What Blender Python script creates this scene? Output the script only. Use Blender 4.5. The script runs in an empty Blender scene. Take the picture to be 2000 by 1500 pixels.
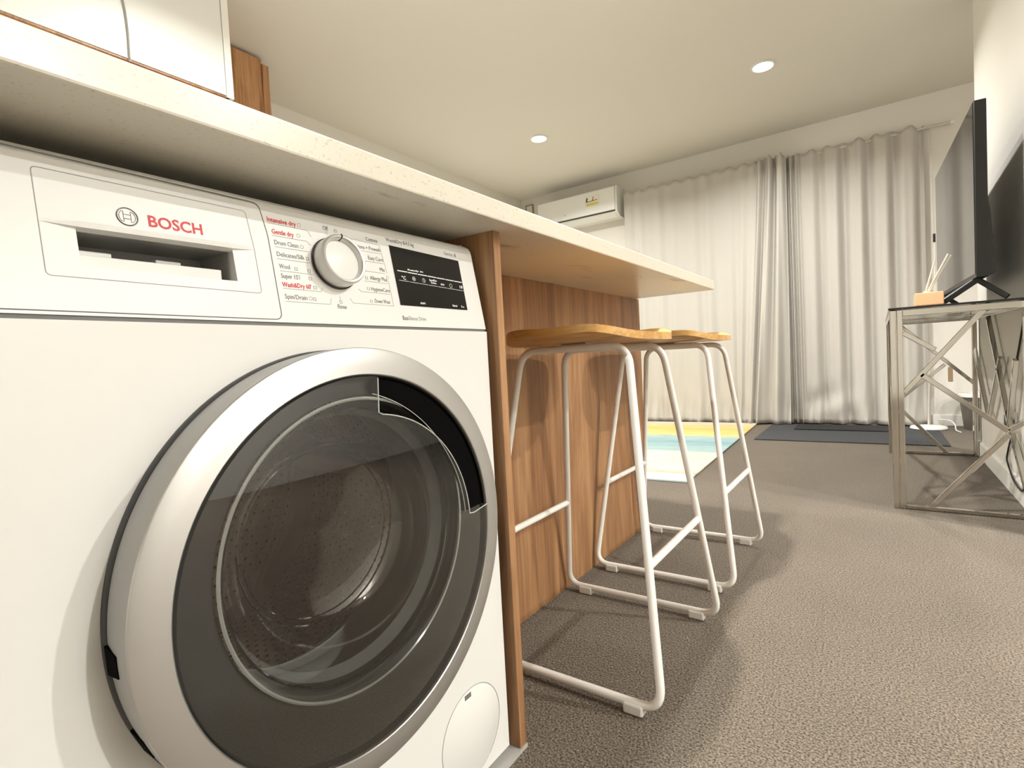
import bpy, bmesh, math, random
from mathutils import Vector, Matrix
random.seed(7)
PI = math.pi
scene = bpy.context.scene
C = scene.collection

# ------------------------------------------------------------------ camera
F, YAW, PIT, ROLL = 1032.8, 0.608548, -0.040713, -0.053435
fw = Vector((math.cos(PIT)*math.cos(YAW), math.cos(PIT)*math.sin(YAW), math.sin(PIT)))
rt = Vector((math.sin(YAW), -math.cos(YAW), 0)); up = rt.cross(fw)
r2 = rt*math.cos(ROLL) + up*math.sin(ROLL); u2 = up*math.cos(ROLL) - rt*math.sin(ROLL)
cam = bpy.data.objects.new('camera', bpy.data.cameras.new('camera')); C.objects.link(cam)
m = Matrix((r2, u2, -fw)).transposed().to_4x4(); m.translation = (0, 0, .65)
cam.matrix_world = m
cam.data.sensor_width = 36; cam.data.lens = F/2000*36; cam.data.clip_start = .01
scene.camera = cam

# ------------------------------------------------------------------ world, exposure
w = bpy.data.worlds.new('world'); scene.world = w; w.use_nodes = True
w.node_tree.nodes['Background'].inputs[0].default_value = (.9, .95, 1, 1)
w.node_tree.nodes['Background'].inputs[1].default_value = .02
vs = scene.view_settings
vs.view_transform = 'Standard'; vs.look = 'None'; vs.gamma = 1; vs.use_curve_mapping = False
vs.exposure = .55
scene.cycles.transparent_max_bounces = 24
LIGHT_W = 34.0
LIGHT_COL = (1.0, .98, .94)
CEIL = 2.47
DOWNLIGHTS = [(3.84, .577, .74), (3.80, 2.25, .76), (1.30, .72, .95), (1.20, 1.60, .50), (1.75, -2.0, 1.55), (.90, -2.95, 2.5), (-1.2, .72, 1.2)]  # unseen entries: some inferred from cast shadows, others added and placed for fill

# ------------------------------------------------------------------ materials
def newmat(name):
    mt = bpy.data.materials.new(name); mt.use_nodes = True
    nt = mt.node_tree; return mt, nt, nt.nodes['Principled BSDF']
def N(nt, t, **kw):
    n = nt.nodes.new(t)
    for k, v in kw.items():
        if k in n.inputs: n.inputs[k].default_value = v
        else: setattr(n, k, v)
    return n
def lin(r, g, b):
    f = lambda c: (c/255/12.92 if c/255 <= .04045 else ((c/255+.055)/1.055)**2.4)
    return (f(r), f(g), f(b), 1)
def simple(name, col, rough=.5, metal=0, bump=0, bscale=200, var=0, coat=0):
    mt, nt, b = newmat(name)
    b.inputs['Base Color'].default_value = col; b.inputs['Roughness'].default_value = rough
    b.inputs['Metallic'].default_value = metal; b.inputs['Coat Weight'].default_value = coat
    tc = N(nt, 'ShaderNodeTexCoord')
    nz = N(nt, 'ShaderNodeTexNoise', Scale=bscale, Detail=4.0); nt.links.new(tc.outputs['Object'], nz.inputs['Vector'])
    if var:
        mx = N(nt, 'ShaderNodeMix', data_type='RGBA', blend_type='MULTIPLY'); mx.inputs[0].default_value = 1
        cr = N(nt, 'ShaderNodeMapRange'); cr.inputs['To Min'].default_value = 1-var; cr.inputs['To Max'].default_value = 1+var
        cb = N(nt, 'ShaderNodeCombineColor')
        nt.links.new(nz.outputs['Fac'], cr.inputs['Value'])
        for i in range(3): nt.links.new(cr.outputs[0], cb.inputs[i])
        mx.inputs[6].default_value = col; nt.links.new(cb.outputs[0], mx.inputs[7]); nt.links.new(mx.outputs[2], b.inputs['Base Color'])
    if bump:
        bp = N(nt, 'ShaderNodeBump', Strength=bump, Distance=.002)
        nt.links.new(nz.outputs['Fac'], bp.inputs['Height']); nt.links.new(bp.outputs[0], b.inputs['Normal'])
    return mt
def wood(name, c1, c2, c3, axis=2, scale=1.0, rough=.45):
    mt, nt, b = newmat(name); b.inputs['Roughness'].default_value = rough
    tc = N(nt, 'ShaderNodeTexCoord'); mp = N(nt, 'ShaderNodeMapping')
    s = [8*scale, 8*scale, 8*scale]; s[axis] = .8*scale; mp.inputs['Scale'].default_value = s
    nt.links.new(tc.outputs['Object'], mp.inputs['Vector'])
    n1 = N(nt, 'ShaderNodeTexNoise', Scale=1.2, Detail=6.0, Roughness=.6, Distortion=1.6)
    nt.links.new(mp.outputs[0], n1.inputs['Vector'])
    mp2 = N(nt, 'ShaderNodeMapping'); s2 = [150*scale]*3; s2[axis] = 4*scale; mp2.inputs['Scale'].default_value = s2
    nt.links.new(tc.outputs['Object'], mp2.inputs['Vector'])
    n2 = N(nt, 'ShaderNodeTexNoise', Scale=1.0, Detail=3.0); nt.links.new(mp2.outputs[0], n2.inputs['Vector'])
    mx = N(nt, 'ShaderNodeMix', data_type='FLOAT'); mx.inputs[0].default_value = .33
    nt.links.new(n1.outputs['Fac'], mx.inputs[2]); nt.links.new(n2.outputs['Fac'], mx.inputs[3])
    cr = N(nt, 'ShaderNodeValToRGB'); e = cr.color_ramp.elements
    e[0].position = .35; e[0].color = c1; e[1].position = .64; e[1].color = c3
    k = e.new(.5); k.color = c2
    nt.links.new(mx.outputs[0], cr.inputs[0]); nt.links.new(cr.outputs[0], b.inputs['Base Color'])
    bp = N(nt, 'ShaderNodeBump', Strength=.12, Distance=.001)
    nt.links.new(n2.outputs['Fac'], bp.inputs['Height']); nt.links.new(bp.outputs[0], b.inputs['Normal'])
    return mt
def thin_glass(name, tint, rough=0.0, ior=1.5, gl=(1, 1, 1, 1)):
    mt = bpy.data.materials.new(name); mt.use_nodes = True; nt = mt.node_tree
    for n in list(nt.nodes):
        if n.type == 'BSDF_PRINCIPLED': nt.nodes.remove(n)
    out = [n for n in nt.nodes if n.type == 'OUTPUT_MATERIAL'][0]
    t = N(nt, 'ShaderNodeBsdfTransparent'); t.inputs[0].default_value = tint
    g = N(nt, 'ShaderNodeBsdfGlossy'); g.inputs['Roughness'].default_value = rough; g.inputs[0].default_value = gl
    f = N(nt, 'ShaderNodeFresnel', IOR=ior); mx = N(nt, 'ShaderNodeMixShader')
    nt.links.new(f.outputs[0], mx.inputs[0]); nt.links.new(t.outputs[0], mx.inputs[1]); nt.links.new(g.outputs[0], mx.inputs[2])
    nt.links.new(mx.outputs[0], out.inputs[0]); return mt
M = {}
M['wall'] = simple('wall_paint', (.80, .775, .715, 1), .85, bump=.05, bscale=300)
M['ceiling'] = simple('ceiling_paint', (.78, .745, .68, 1), .9, bump=.04, bscale=300)
M['trim'] = simple('trim_paint', (.86, .85, .81, 1), .45)
M['white_enamel'] = simple('white_enamel', (.80, .80, .775, 1), .32, coat=.2)
M['white_plastic'] = simple('white_plastic', (.80, .80, .775, 1), .38)
M['recess_shade'] = simple('recess_shade_grey', (.36, .355, .335, 1), .5); M['groove'] = simple('panel_groove', (.16, .16, .155, 1), .6)
M['groove_light'] = simple('panel_groove_light', (.36, .36, .35, 1), .6)
M['silver'] = simple('silver_paint', (.60, .595, .58, 1), .42, metal=.85)
M['silver_knob'] = simple('silver_knob', (.62, .61, .59, 1), .3, metal=.7)
M['door_side'] = simple('door_side_plastic', (.42, .43, .43, 1), .4)
M['dark_plastic'] = simple('dark_plastic', (.045, .046, .048, 1), .35)
M['smoke_plastic'] = simple('smoke_plastic', (.062, .060, .056, 1), .30)
M['black'] = simple('black_plastic', (.008, .008, .009, 1), .35)
M['black_matt'] = simple('black_matt', (.003, .003, .003, 1), .9); M['black_matt'].node_tree.nodes['Principled BSDF'].inputs['Specular IOR Level'].default_value = .05
M['gasket'] = simple('grey_rubber', (.62, .63, .59, 1), .45)
M['drum'] = simple('steel_reflection_tint', (.58, .45, .36, 1), .34, metal=.6, bump=.12, bscale=30)  # brown tint stands in for warm reflections in the steel
M['cover'] = thin_glass('smoked_cover', (.94, .94, .925, 1), 0.0, 1.75)
M['bowl'] = thin_glass('bowl_glass', (.985, .99, .985, 1), 0.0, 1.85)
M['bowl_sheen'] = simple('frosted_sheen', (.62, .64, .60, 1), .22); M['bowl_sheen'].node_tree.nodes['Principled BSDF'].inputs['Alpha'].default_value = .30
M['bowl_glint'] = thin_glass('glint_glass', (.9, .92, .9, 1), .05, 3.0); M['cover_edge'] = simple('clear_edge', (.55, .57, .54, 1), .15)
M['red_print'] = simple('red_print', lin(205, 45, 50), .5)
M['grey_print'] = simple('grey_print', lin(95, 95, 92), .5)
M['lt_print'] = simple('light_grey_print', lin(150, 150, 145), .5)
M['white_print'] = simple('white_print', (.85, .86, .84, 1), .5)
M['screen_black'] = simple('display_glass', (.010, .010, .010, 1), .12)
M['oak'] = wood('oak_laminate', lin(122, 86, 56), lin(156, 115, 79), lin(182, 142, 102), 2, 1.0, .42)
M['oak_dark'] = wood('oak_upper', lin(120, 80, 50), lin(172, 124, 82), lin(196, 152, 108), 2, .9, .45)
M['seat'] = wood('seat_ply', lin(180, 132, 72), lin(210, 164, 98), lin(226, 186, 122), 1, 1.2, .34)
M['white_tube'] = simple('white_powdercoat', (.84, .825, .78, 1), .35)
M['white_pad'] = simple('white_foot_pad', (.82, .81, .78, 1), .55)
M['chrome'] = simple('chrome', (.60, .58, .535, 1), .09, metal=1)
M['tv_black'] = simple('tv_black', (.012, .012, .012, 1), .35)
M['tv_back'] = simple('tv_back', (.03, .033, .032, 1), .45)
M['tv_screen'] = simple('tv_screen', (.012, .011, .012, 1), .05)
M['black_glass'] = simple('black_glass', (.01, .01, .01, 1), .06)
M['orange'] = simple('orange_wax', lin(255, 204, 158), .35)
M['reed'] = simple('reed', (.80, .76, .66, 1), .7)
M['cord'] = simple('cord_black', (.02, .02, .02, 1), .5)
M['mat'] = simple('door_mat', (.045, .046, .05, 1), .95, bump=.6, bscale=90, var=.5)
M['mat_black'] = simple('black_mat', (.014, .014, .015, 1), .95, bump=.5, bscale=120)
M['bin'] = simple('bin_plastic', (.16, .145, .125, 1), .5)
M['vinyl'] = simple('kitchen_vinyl', (.42, .41, .38, 1), .5, var=.15, bscale=12)
M['rail'] = simple('curtain_rail', (.62, .59, .52, 1), .45)
M['curtain'] = simple('linen', (.56, .535, .49, 1), .95, bump=.25, bscale=350, var=.10)
M['ac'] = simple('ac_plastic', (.86, .86, .83, 1), .35)
M['sticker'] = simple('sticker', (.86, .84, .66, 1), .6)
M['blue_print'] = simple('blue_print', lin(60, 75, 110), .6)
M['yellow_print'] = simple('yellow_print', lin(225, 205, 110), .6)
M['brown_trim'] = simple('brown_trim', lin(150, 128, 100), .6)
mt, nt, b = newmat('downlight_emitter')
b.inputs['Emission Color'].default_value = (1, .95, .85, 1); b.inputs['Emission Strength'].default_value = 30; M['emit'] = mt
# carpet
mt, nt, b = newmat('carpet'); b.inputs['Roughness'].default_value = 1; M['carpet'] = mt
b.inputs['Sheen Weight'].default_value = .15
tc = N(nt, 'ShaderNodeTexCoord')
n1 = N(nt, 'ShaderNodeTexNoise', Scale=260.0, Detail=3.0, Roughness=.7); n2 = N(nt, 'ShaderNodeTexNoise', Scale=3.0, Detail=3.0)
n3 = N(nt, 'ShaderNodeTexVoronoi', Scale=210.0)
for n in (n1, n2, n3): nt.links.new(tc.outputs['Object'], n.inputs['Vector'])
cr = N(nt, 'ShaderNodeValToRGB'); e = cr.color_ramp.elements
e[0].position = .39; e[0].color = lin(48, 42, 34); e[1].position = .61; e[1].color = lin(142, 127, 106)
nt.links.new(n1.outputs['Fac'], cr.inputs[0])
mx = N(nt, 'ShaderNodeMix', data_type='RGBA', blend_type='MULTIPLY'); mx.inputs[0].default_value = .35
nt.links.new(cr.outputs[0], mx.inputs[6]); nt.links.new(n2.outputs['Fac'], mx.inputs[7]); nt.links.new(mx.outputs[2], b.inputs['Base Color'])
ad = N(nt, 'ShaderNodeMath', operation='ADD'); nt.links.new(n1.outputs['Fac'], ad.inputs[0]); nt.links.new(n3.outputs['Distance'], ad.inputs[1])
bp = N(nt, 'ShaderNodeBump', Strength=.8, Distance=.004); nt.links.new(ad.outputs[0], bp.inputs['Height']); nt.links.new(bp.outputs[0], b.inputs['Normal'])
# stone
mt, nt, b = newmat('cream_quartz'); b.inputs['Roughness'].default_value = .28; M['stone'] = mt
tc = N(nt, 'ShaderNodeTexCoord')
v = N(nt, 'ShaderNodeTexVoronoi', Scale=120.0); v2 = N(nt, 'ShaderNodeTexNoise', Scale=210.0, Detail=3.0, Roughness=.6)
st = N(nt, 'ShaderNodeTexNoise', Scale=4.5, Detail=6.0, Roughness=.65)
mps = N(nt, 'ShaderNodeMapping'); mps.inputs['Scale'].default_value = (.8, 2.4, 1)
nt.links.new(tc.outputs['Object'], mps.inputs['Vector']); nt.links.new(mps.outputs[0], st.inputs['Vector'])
for n in (v, v2): nt.links.new(tc.outputs['Object'], n.inputs['Vector'])
cr = N(nt, 'ShaderNodeValToRGB'); e = cr.color_ramp.elements
e[0].position = .29; e[0].color = (.58, .54, .44, 1); e[1].position = .40; e[1].color = (.80, .765, .66, 1)
nt.links.new(v2.outputs['Fac'], cr.inputs[0])
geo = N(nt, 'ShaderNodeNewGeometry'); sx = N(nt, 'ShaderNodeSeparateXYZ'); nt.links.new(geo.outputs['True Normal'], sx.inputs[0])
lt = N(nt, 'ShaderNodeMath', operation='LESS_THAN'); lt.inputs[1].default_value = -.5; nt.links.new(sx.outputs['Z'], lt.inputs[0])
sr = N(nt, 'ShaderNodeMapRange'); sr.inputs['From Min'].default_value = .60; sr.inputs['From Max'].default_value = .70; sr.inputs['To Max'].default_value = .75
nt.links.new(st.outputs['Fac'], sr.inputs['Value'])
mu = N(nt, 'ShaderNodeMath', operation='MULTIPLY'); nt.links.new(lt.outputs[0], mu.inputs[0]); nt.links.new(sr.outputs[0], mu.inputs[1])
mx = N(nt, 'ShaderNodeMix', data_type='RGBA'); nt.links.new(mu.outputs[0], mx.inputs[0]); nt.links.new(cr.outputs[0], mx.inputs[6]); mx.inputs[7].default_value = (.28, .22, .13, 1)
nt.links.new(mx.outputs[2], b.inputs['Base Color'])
# rug
mt, nt, b = newmat('watercolour_rug'); b.inputs['Roughness'].default_value = .95; M['rug'] = mt
tc = N(nt, 'ShaderNodeTexCoord'); sx = N(nt, 'ShaderNodeSeparateXYZ'); nt.links.new(tc.outputs['Object'], sx.inputs[0])
mp = N(nt, 'ShaderNodeMapping'); mp.inputs['Scale'].default_value = (9, 2.2, 1); nt.links.new(tc.outputs['Object'], mp.inputs['Vector'])
nz = N(nt, 'ShaderNodeTexNoise', Scale=2.0, Detail=6.0, Roughness=.65); nt.links.new(mp.outputs[0], nz.inputs['Vector'])
m1 = N(nt, 'ShaderNodeMath', operation='MULTIPLY_ADD'); m1.inputs[1].default_value = .13; nt.links.new(nz.outputs['Fac'], m1.inputs[0]); nt.links.new(sx.outputs['X'], m1.inputs[2])
m2 = N(nt, 'ShaderNodeMapRange'); m2.inputs['From Min'].default_value = .065; m2.inputs['From Max'].default_value = 2.465; nt.links.new(m1.outputs[0], m2.inputs['Value'])
cr = N(nt, 'ShaderNodeValToRGB'); e = cr.color_ramp.elements
stops = [(0, lin(182, 194, 194)), (.05, lin(204, 202, 190)), (.075, lin(160, 150, 130)), (.10, lin(208, 199, 172)), (.32, lin(204, 196, 170)), (.345, lin(148, 168, 166)), (.50, lin(122, 152, 156)), (.61, lin(150, 168, 163)), (.635, lin(208, 182, 118)), (.78, lin(206, 174, 98)), (.88, lin(200, 182, 136)), (.92, lin(196, 188, 170))]
e[0].position, e[0].color = stops[0]; e[1].position, e[1].color = stops[-1]
for p, c in stops[1:-1]: k = e.new(p); k.color = c
nt.links.new(m2.outputs[0], cr.inputs[0])
mx = N(nt, 'ShaderNodeMix', data_type='RGBA', blend_type='SOFT_LIGHT'); mx.inputs[0].default_value = .7
nt.links.new(cr.outputs[0], mx.inputs[6]); nt.links.new(nz.outputs['Fac'], mx.inputs[7]); nt.links.new(mx.outputs[2], b.inputs['Base Color'])

# ------------------------------------------------------------------ mesh helpers
WL = {}      # world location of each object's origin
class MB:
    def __init__(s): s.v = []; s.f = []
    def add(s, vs_, fs):
        o = len(s.v); s.v += [tuple(v) for v in vs_]; s.f += [tuple(i+o for i in f) for f in fs]; return s
    def box(s, x0, x1, y0, y1, z0, z1):
        v = [(x0, y0, z0), (x1, y0, z0), (x1, y1, z0), (x0, y1, z0), (x0, y0, z1), (x1, y0, z1), (x1, y1, z1), (x0, y1, z1)]
        return s.add(v, [(0, 3, 2, 1), (4, 5, 6, 7), (0, 1, 5, 4), (1, 2, 6, 5), (2, 3, 7, 6), (3, 0, 4, 7)])
    def bar(s, a, b, wd, ht, upv=(0, 0, 1)):
        a, b = Vector(a), Vector(b); d = (b-a).normalized(); u = Vector(upv)
        sd = d.cross(u)
        if sd.length < 1e-4: sd = d.cross(Vector((1, 0, 0)))
        sd.normalize(); u = sd.cross(d).normalized(); v = []
        for p in (a, b):
            for i, j in ((-1, -1), (1, -1), (1, 1), (-1, 1)): v.append(p+sd*wd/2*i+u*ht/2*j)
        return s.add(v, [(0, 3, 2, 1), (4, 5, 6, 7), (0, 1, 5, 4), (1, 2, 6, 5), (2, 3, 7, 6), (3, 0, 4, 7)][0:0] + [(0, 1, 2, 3), (7, 6, 5, 4), (0, 4, 5, 1), (1, 5, 6, 2), (2, 6, 7, 3), (3, 7, 4, 0)])
    def tube(s, pts, r, n=10, closed=False):
        pts = [Vector(p) for p in pts]; L = len(pts); rings = []; prev = None
        for i, p in enumerate(pts):
            if closed: d = (pts[(i+1) % L]-pts[i-1])
            else: d = pts[min(i+1, L-1)]-pts[max(i-1, 0)]
            d.normalize()
            if prev is None:
                a = Vector((0, 0, 1)) if abs(d.z) < .9 else Vector((1, 0, 0))
            else: a = prev
            nrm = (a-d*a.dot(d)).normalized(); prev = nrm; bn = d.cross(nrm)
            rr = r[i] if isinstance(r, (list, tuple)) else r
            rings.append([p+nrm*rr*math.cos(2*PI*k/n)+bn*rr*math.sin(2*PI*k/n) for k in range(n)])
        vs_ = [q for g in rings for q in g]; fs = []
        for i in range(L if closed else L-1):
            j = (i+1) % L
            for k in range(n): k2 = (k+1) % n; fs.append((i*n+k, i*n+k2, j*n+k2, j*n+k))
        if not closed: fs += [tuple(range(n-1, -1, -1)), tuple((L-1)*n+k for k in range(n))]
        return s.add(vs_, fs)
    def lathe(s, prof, cx, cz, n=96, a0=0, a1=2*PI, axis='y', cy=0):
        full = abs(a1-a0-2*PI) < 1e-6; cnt = n if full else n+1; vs_ = []
        for i in range(cnt):
            a = a0+(a1-a0)*i/n
            for r, y in prof:
                if axis == 'y': vs_.append((cx+r*math.cos(a), y, cz+r*math.sin(a)))
                else: vs_.append((cx+r*math.cos(a), cy+r*math.sin(a), y))
        k = len(prof); fs = []
        for i in range(n):
            j = (i+1) % cnt
            for q in range(k-1):
                fs.append((i*k+q, i*k+q+1, j*k+q+1, j*k+q))
        return s.add(vs_, fs)
    def prism(s, poly, x0, x1):          # poly in (y,z), extruded along x
        n = len(poly); v = [(x0, y, z) for y, z in poly]+[(x1, y, z) for y, z in poly]
        return s.add(v, [tuple(range(n)), tuple(range(2*n-1, n-1, -1))]+[(i, i+n, (i+1) % n+n, (i+1) % n) for i in range(n)])
    def build(s, name, mat, parent=None, smooth=False, bevel=0, origin=None, sharp=40, fix=True, seg=2):
        o0 = Vector(WL[parent.name]) if parent else Vector(origin or (0, 0, 0))
        me = bpy.data.meshes.new(name); me.from_pydata([tuple(Vector(p)-o0) for p in s.v], [], s.f)
        if fix:
            bm = bmesh.new(); bm.from_mesh(me)
            bmesh.ops.remove_doubles(bm, verts=bm.verts, dist=1e-6)
            bmesh.ops.recalc_face_normals(bm, faces=bm.faces); bm.to_mesh(me); bm.free()
        o = bpy.data.objects.new(name, me); C.objects.link(o)
        if parent: o.parent = parent
        else: o.location = o0
        WL[o.name] = tuple(o0); me.materials.append(M[mat] if isinstance(mat, str) else mat)
        if bevel:
            bv = o.modifiers.new('bevel', 'BEVEL'); bv.width = bevel; bv.segments = seg; bv.limit_method = 'ANGLE'
        if smooth:
            for p in me.polygons: p.use_smooth = True
            me.set_sharp_from_angle(angle=math.radians(sharp))
        return o
def tag(o, label, cat, group=None):
    o['label'] = label; o['category'] = cat
    if group: o['group'] = group
    return o
def thing(name, label, cat, loc, group=None):
    o = bpy.data.objects.new(name, None); C.objects.link(o); o.location = loc; o.empty_display_size = .05
    WL[o.name] = tuple(loc); return tag(o, label, cat, group)
def struct(o): o['kind'] = 'structure'; return o
def box(name, mat, parent, *a, **k): return MB().box(*a).build(name, mat, parent, **k)
def fillet(pts, r, closed=False, n=6):
    pts = [Vector(p) for p in pts]; L = len(pts); out = []
    for i, p in enumerate(pts):
        if not closed and i in (0, L-1): out.append(p); continue
        a, b = pts[i-1], pts[(i+1) % L]; d1 = (a-p); d2 = (b-p)
        rr = min(r, d1.length*.49, d2.length*.49)
        p1 = p+d1.normalized()*rr; p2 = p+d2.normalized()*rr
        for k in range(n+1):
            t = k/n; out.append(p1*(1-t)**2+p*2*t*(1-t)+p2*t*t)
    return out
def text_obj(txt, mat, parent, mtx, size, width=None, bold=0, align='LEFT', name='lettering', depth=.0001):
    cu = bpy.data.curves.new('t', 'FONT'); cu.body = txt; cu.size = size; cu.align_x = align; cu.offset = bold; cu.extrude = depth; cu.resolution_u = 3
    to = bpy.data.objects.new('t', cu); C.objects.link(to)
    bpy.context.view_layer.update()
    me = bpy.data.meshes.new_from_object(to.evaluated_get(bpy.context.evaluated_depsgraph_get()))
    bpy.data.objects.remove(to); bpy.data.curves.remove(cu)
    xs = [v.co.x for v in me.vertices]
    sxx = 1
    if width and xs: sxx = width/(max(xs)-min(xs))
    o0 = Vector(WL[parent.name])
    for v_ in me.vertices:
        co = Vector((v_.co.x*sxx, v_.co.y, v_.co.z)); v_.co = (mtx @ co)-o0
    o = bpy.data.objects.new(name, me); C.objects.link(o); o.parent = parent; WL[o.name] = tuple(o0)
    me.materials.clear(); me.materials.append(M[mat]); return o

# ------------------------------------------------------------------ the room
X0, X1, Y0, Y1 = -2.6, 5.10, -3.2, 3.30
struct(box('floor', 'carpet', None, X0-.1, X1+.1, Y0-.1, Y1+.1, -.06, 0))
struct(box('floor', 'vinyl', None, X0, .7105, .502, Y1-.001, 0, .006))
struct(box('ceiling', 'ceiling', None, X0-.1, X1+.1, Y0-.1, Y1+.1, CEIL, CEIL+.08))
struct(box('wall_far', 'wall', None, X1, X1+.1, Y0-.1, Y1+.1, 0, CEIL))
struct(box('wall_left', 'wall', None, X0-.1, X1, Y1, Y1+.1, 0, CEIL))
struct(box('wall_back', 'wall', None, X0-.1, X0, Y0, Y1, 0, CEIL))
struct(box('wall_open_side', 'wall', None, X0-.1, X1, Y0-.1, Y0, 0, CEIL))
WR = -.446
struct(box('wall_right', 'wall', None, 2.30, 3.83, WR-.11, WR, 0, CEIL))
bb = MB().prism([(WR, 0), (WR+.010, 0), (WR+.010, .075), (WR+.005, .085), (WR, .085)], 2.30, 3.83).build('baseboard_right', 'trim', None); struct(bb)
bb = MB().box(X1-.013, X1, -1.2, -.32, 0, .085).build('baseboard_far', 'trim', None, bevel=.003); struct(bb)
bb = MB().box(2.0, X1-.014, Y1-.013, Y1, 0, .085).build('baseboard_left', 'trim', None, bevel=.003); struct(bb)

# ------------------------------------------------------------------ downlights
LBL = {0: 'round glowing recessed ceiling downlight nearest the television wall', 1: 'round glowing recessed ceiling downlight nearer the air conditioner'}
for i, (x, y, pw) in enumerate(DOWNLIGHTS):
    t = thing('ceiling_downlight', LBL.get(i, 'unseen recessed ceiling downlight assumed above the part of the room outside the picture'), 'light', (x, y, CEIL-.012), 'recessed ceiling downlights')
    MB().lathe([(.058, CEIL-.004), (.060, CEIL-.010), (.071, CEIL-.010), (.075, CEIL-.001), (.058, CEIL-.001)], x, 0, 40, axis='z', cy=y).build('trim_ring', 'trim', t, smooth=True)
    MB().lathe([(.0001, CEIL-.003), (.0585, CEIL-.003)], x, 0, 40, axis='z', cy=y).build('lens', 'emit', t)
    ld = bpy.data.lights.new('downlight_lamp', 'AREA'); ld.shape = 'DISK'; ld.size = .085; ld.energy = LIGHT_W*pw; ld.color = LIGHT_COL; ld.spread = math.radians(150)
    lo = bpy.data.objects.new('downlight_lamp', ld); C.objects.link(lo); lo.parent = t; lo.location = (0, 0, -.001)

# ------------------------------------------------------------------ washing machine
MX0, MX1, MF = .082, .680, .518
wm = thing('washing_machine', 'white front-loading washer dryer with silver ringed porthole under the stone benchtop', 'washing machine', (.381, .80, .006))
b_ = MB(); b_.box(MX0, MX0+.004, MF+.012, 1.08, .022, .846); b_.box(MX1-.004, MX1, MF+.012, 1.08, .022, .703)
b_.box(MX1-.004, MX1, .56, 1.08, .703, .846); b_.box(MX0+.004, MX1-.004, .575, 1.08, .842, .847); b_.box(MX0, MX1, 1.07, 1.08, .022, .846); b_.box(MX0+.004, MX1-.004, MF+.014, 1.07, .022, .028)
b_.build('casing', 'white_enamel', wm)
DCX, DCZ = .381, .441
def plate_hole(mb, x0, x1, z0, z1, cx, cz, R, y0, y1, n=96):
    angs = sorted(set([2*PI*i/n for i in range(n)]+[math.atan2(z-cz, x-cx) % (2*PI) for x in (x0, x1) for z in (z0, z1)]))
    def edge(a):
        c, s_ = math.cos(a), math.sin(a); ts = []
        if c > 1e-9: ts.append((x1-cx)/c)
        if c < -1e-9: ts.append((x0-cx)/c)
        if s_ > 1e-9: ts.append((z1-cz)/s_)
        if s_ < -1e-9: ts.append((z0-cz)/s_)
        t = min(ts); return cx+c*t, cz+s_*t
    k = len(angs); v = []
    for a in angs:
        ex, ez = edge(a); ix, iz = cx+R*math.cos(a), cz+R*math.sin(a)
        v += [(ex, y0, ez), (ix, y0, iz), (ix, y1, iz), (ex, y1, ez)]
    fs = []
    for i in range(k):
        j = (i+1) % k
        for q in range(4): fs.append((i*4+q, i*4+(q+1) % 4, j*4+(q+1) % 4, j*4+q))
    mb.add(v, fs)
b_ = MB(); plate_hole(b_, MX0, MX1, .016, .7015, DCX, DCZ, .205, MF, MF+.012)
b_.build('front_panel', 'white_enamel', wm)
# door: ring body with slots, dark base ring, cover, handle recess, bowl
RY = .4675
door = MB().lathe([(.2035, .4655), (.2040, .4628), (.2052, .4618), (.215, .4630), (.2325, .4658), (.2336, .4664), (.2342, .4676)], DCX, DCZ, 160).build('door', 'silver', wm, smooth=True, sharp=24)
MB().lathe([(.2342, .4676), (.2342, .4800), (.2336, .494), (.2322, .5095), (.220, .5100)], DCX, DCZ, 160).build('door_side', 'door_side', door, smooth=True)
MB().lathe([(.222, .5098), (.2325, .5098), (.2342, .512), (.2342, .5175), (.212, .5178)], DCX, DCZ, 160).build('hinge_ring', 'dark_plastic', door, smooth=True)
for a in (182.5, 201.5):
    a = math.radians(a); r = Vector((math.cos(a), 0, math.sin(a))); tg = Vector((-math.sin(a), 0, math.cos(a)))
    p = Vector((DCX, 0, DCZ))+r*.2328
    s_ = MB(); v = []
    for dr in (-.004, .0018):
        for dy, dt in ((.487, -.009), (.509, -.012), (.509, .012), (.487, .009)): v.append(p+r*dr+tg*dt+Vector((0, dy, 0)))
    s_.add(v, [(0, 1, 2, 3), (7, 6, 5, 4), (0, 4, 5, 1), (1, 5, 6, 2), (2, 6, 7, 3), (3, 7, 4, 0)]); s_.build('side_slot', 'black_matt', door)
# dark collar behind the cover, leading to the bowl seat
BCZ = .458
fr_ = MB(); lo_ = [(DCZ, .2035, .4655), (DCZ, .2025, .468), (DCZ, .201, .473), (DCZ+.006, .188, .478), (BCZ-.002, .168, .480), (BCZ, .163, .482), (BCZ, .1615, .490), (BCZ, .160, .505)]
fr_.add([(DCX+r_*math.cos(2*PI*k/160), y_, z_+r_*math.sin(2*PI*k/160)) for z_, r_, y_ in lo_ for k in range(160)],
        [(q*160+k, q*160+(k+1) % 160, (q+1)*160+(k+1) % 160, (q+1)*160+k) for q in range(len(lo_)-1) for k in range(160)])
fr_.build('inner_frame', 'smoke_plastic', door, smooth=True)
A0, A1 = math.radians(3.4), math.radians(85)
def dome(r): return .4595-.006*(1-(r/.2025)**2)
pr = [(.0005, dome(0))]+[(.2025*k/16, dome(.2025*k/16)) for k in range(1, 17)]
pin = [(r, y) for r, y in pr if r < .158]+[(.160, dome(.16))]
cv = MB(); cv.lathe(pr, DCX, DCZ, 120, A1, 2*PI+A0); cv.lathe(pin, DCX, DCZ, 40, A0, A1)
cover = cv.build('window_cover', 'cover', door, smooth=True)
ed = []
def pc(r, a, y): return Vector((DCX+r*math.cos(a), y, DCZ+r*math.sin(a)))
ed += [pc(.2005, A1, dome(.2)), pc(.162, A1, dome(.162))]
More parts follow.
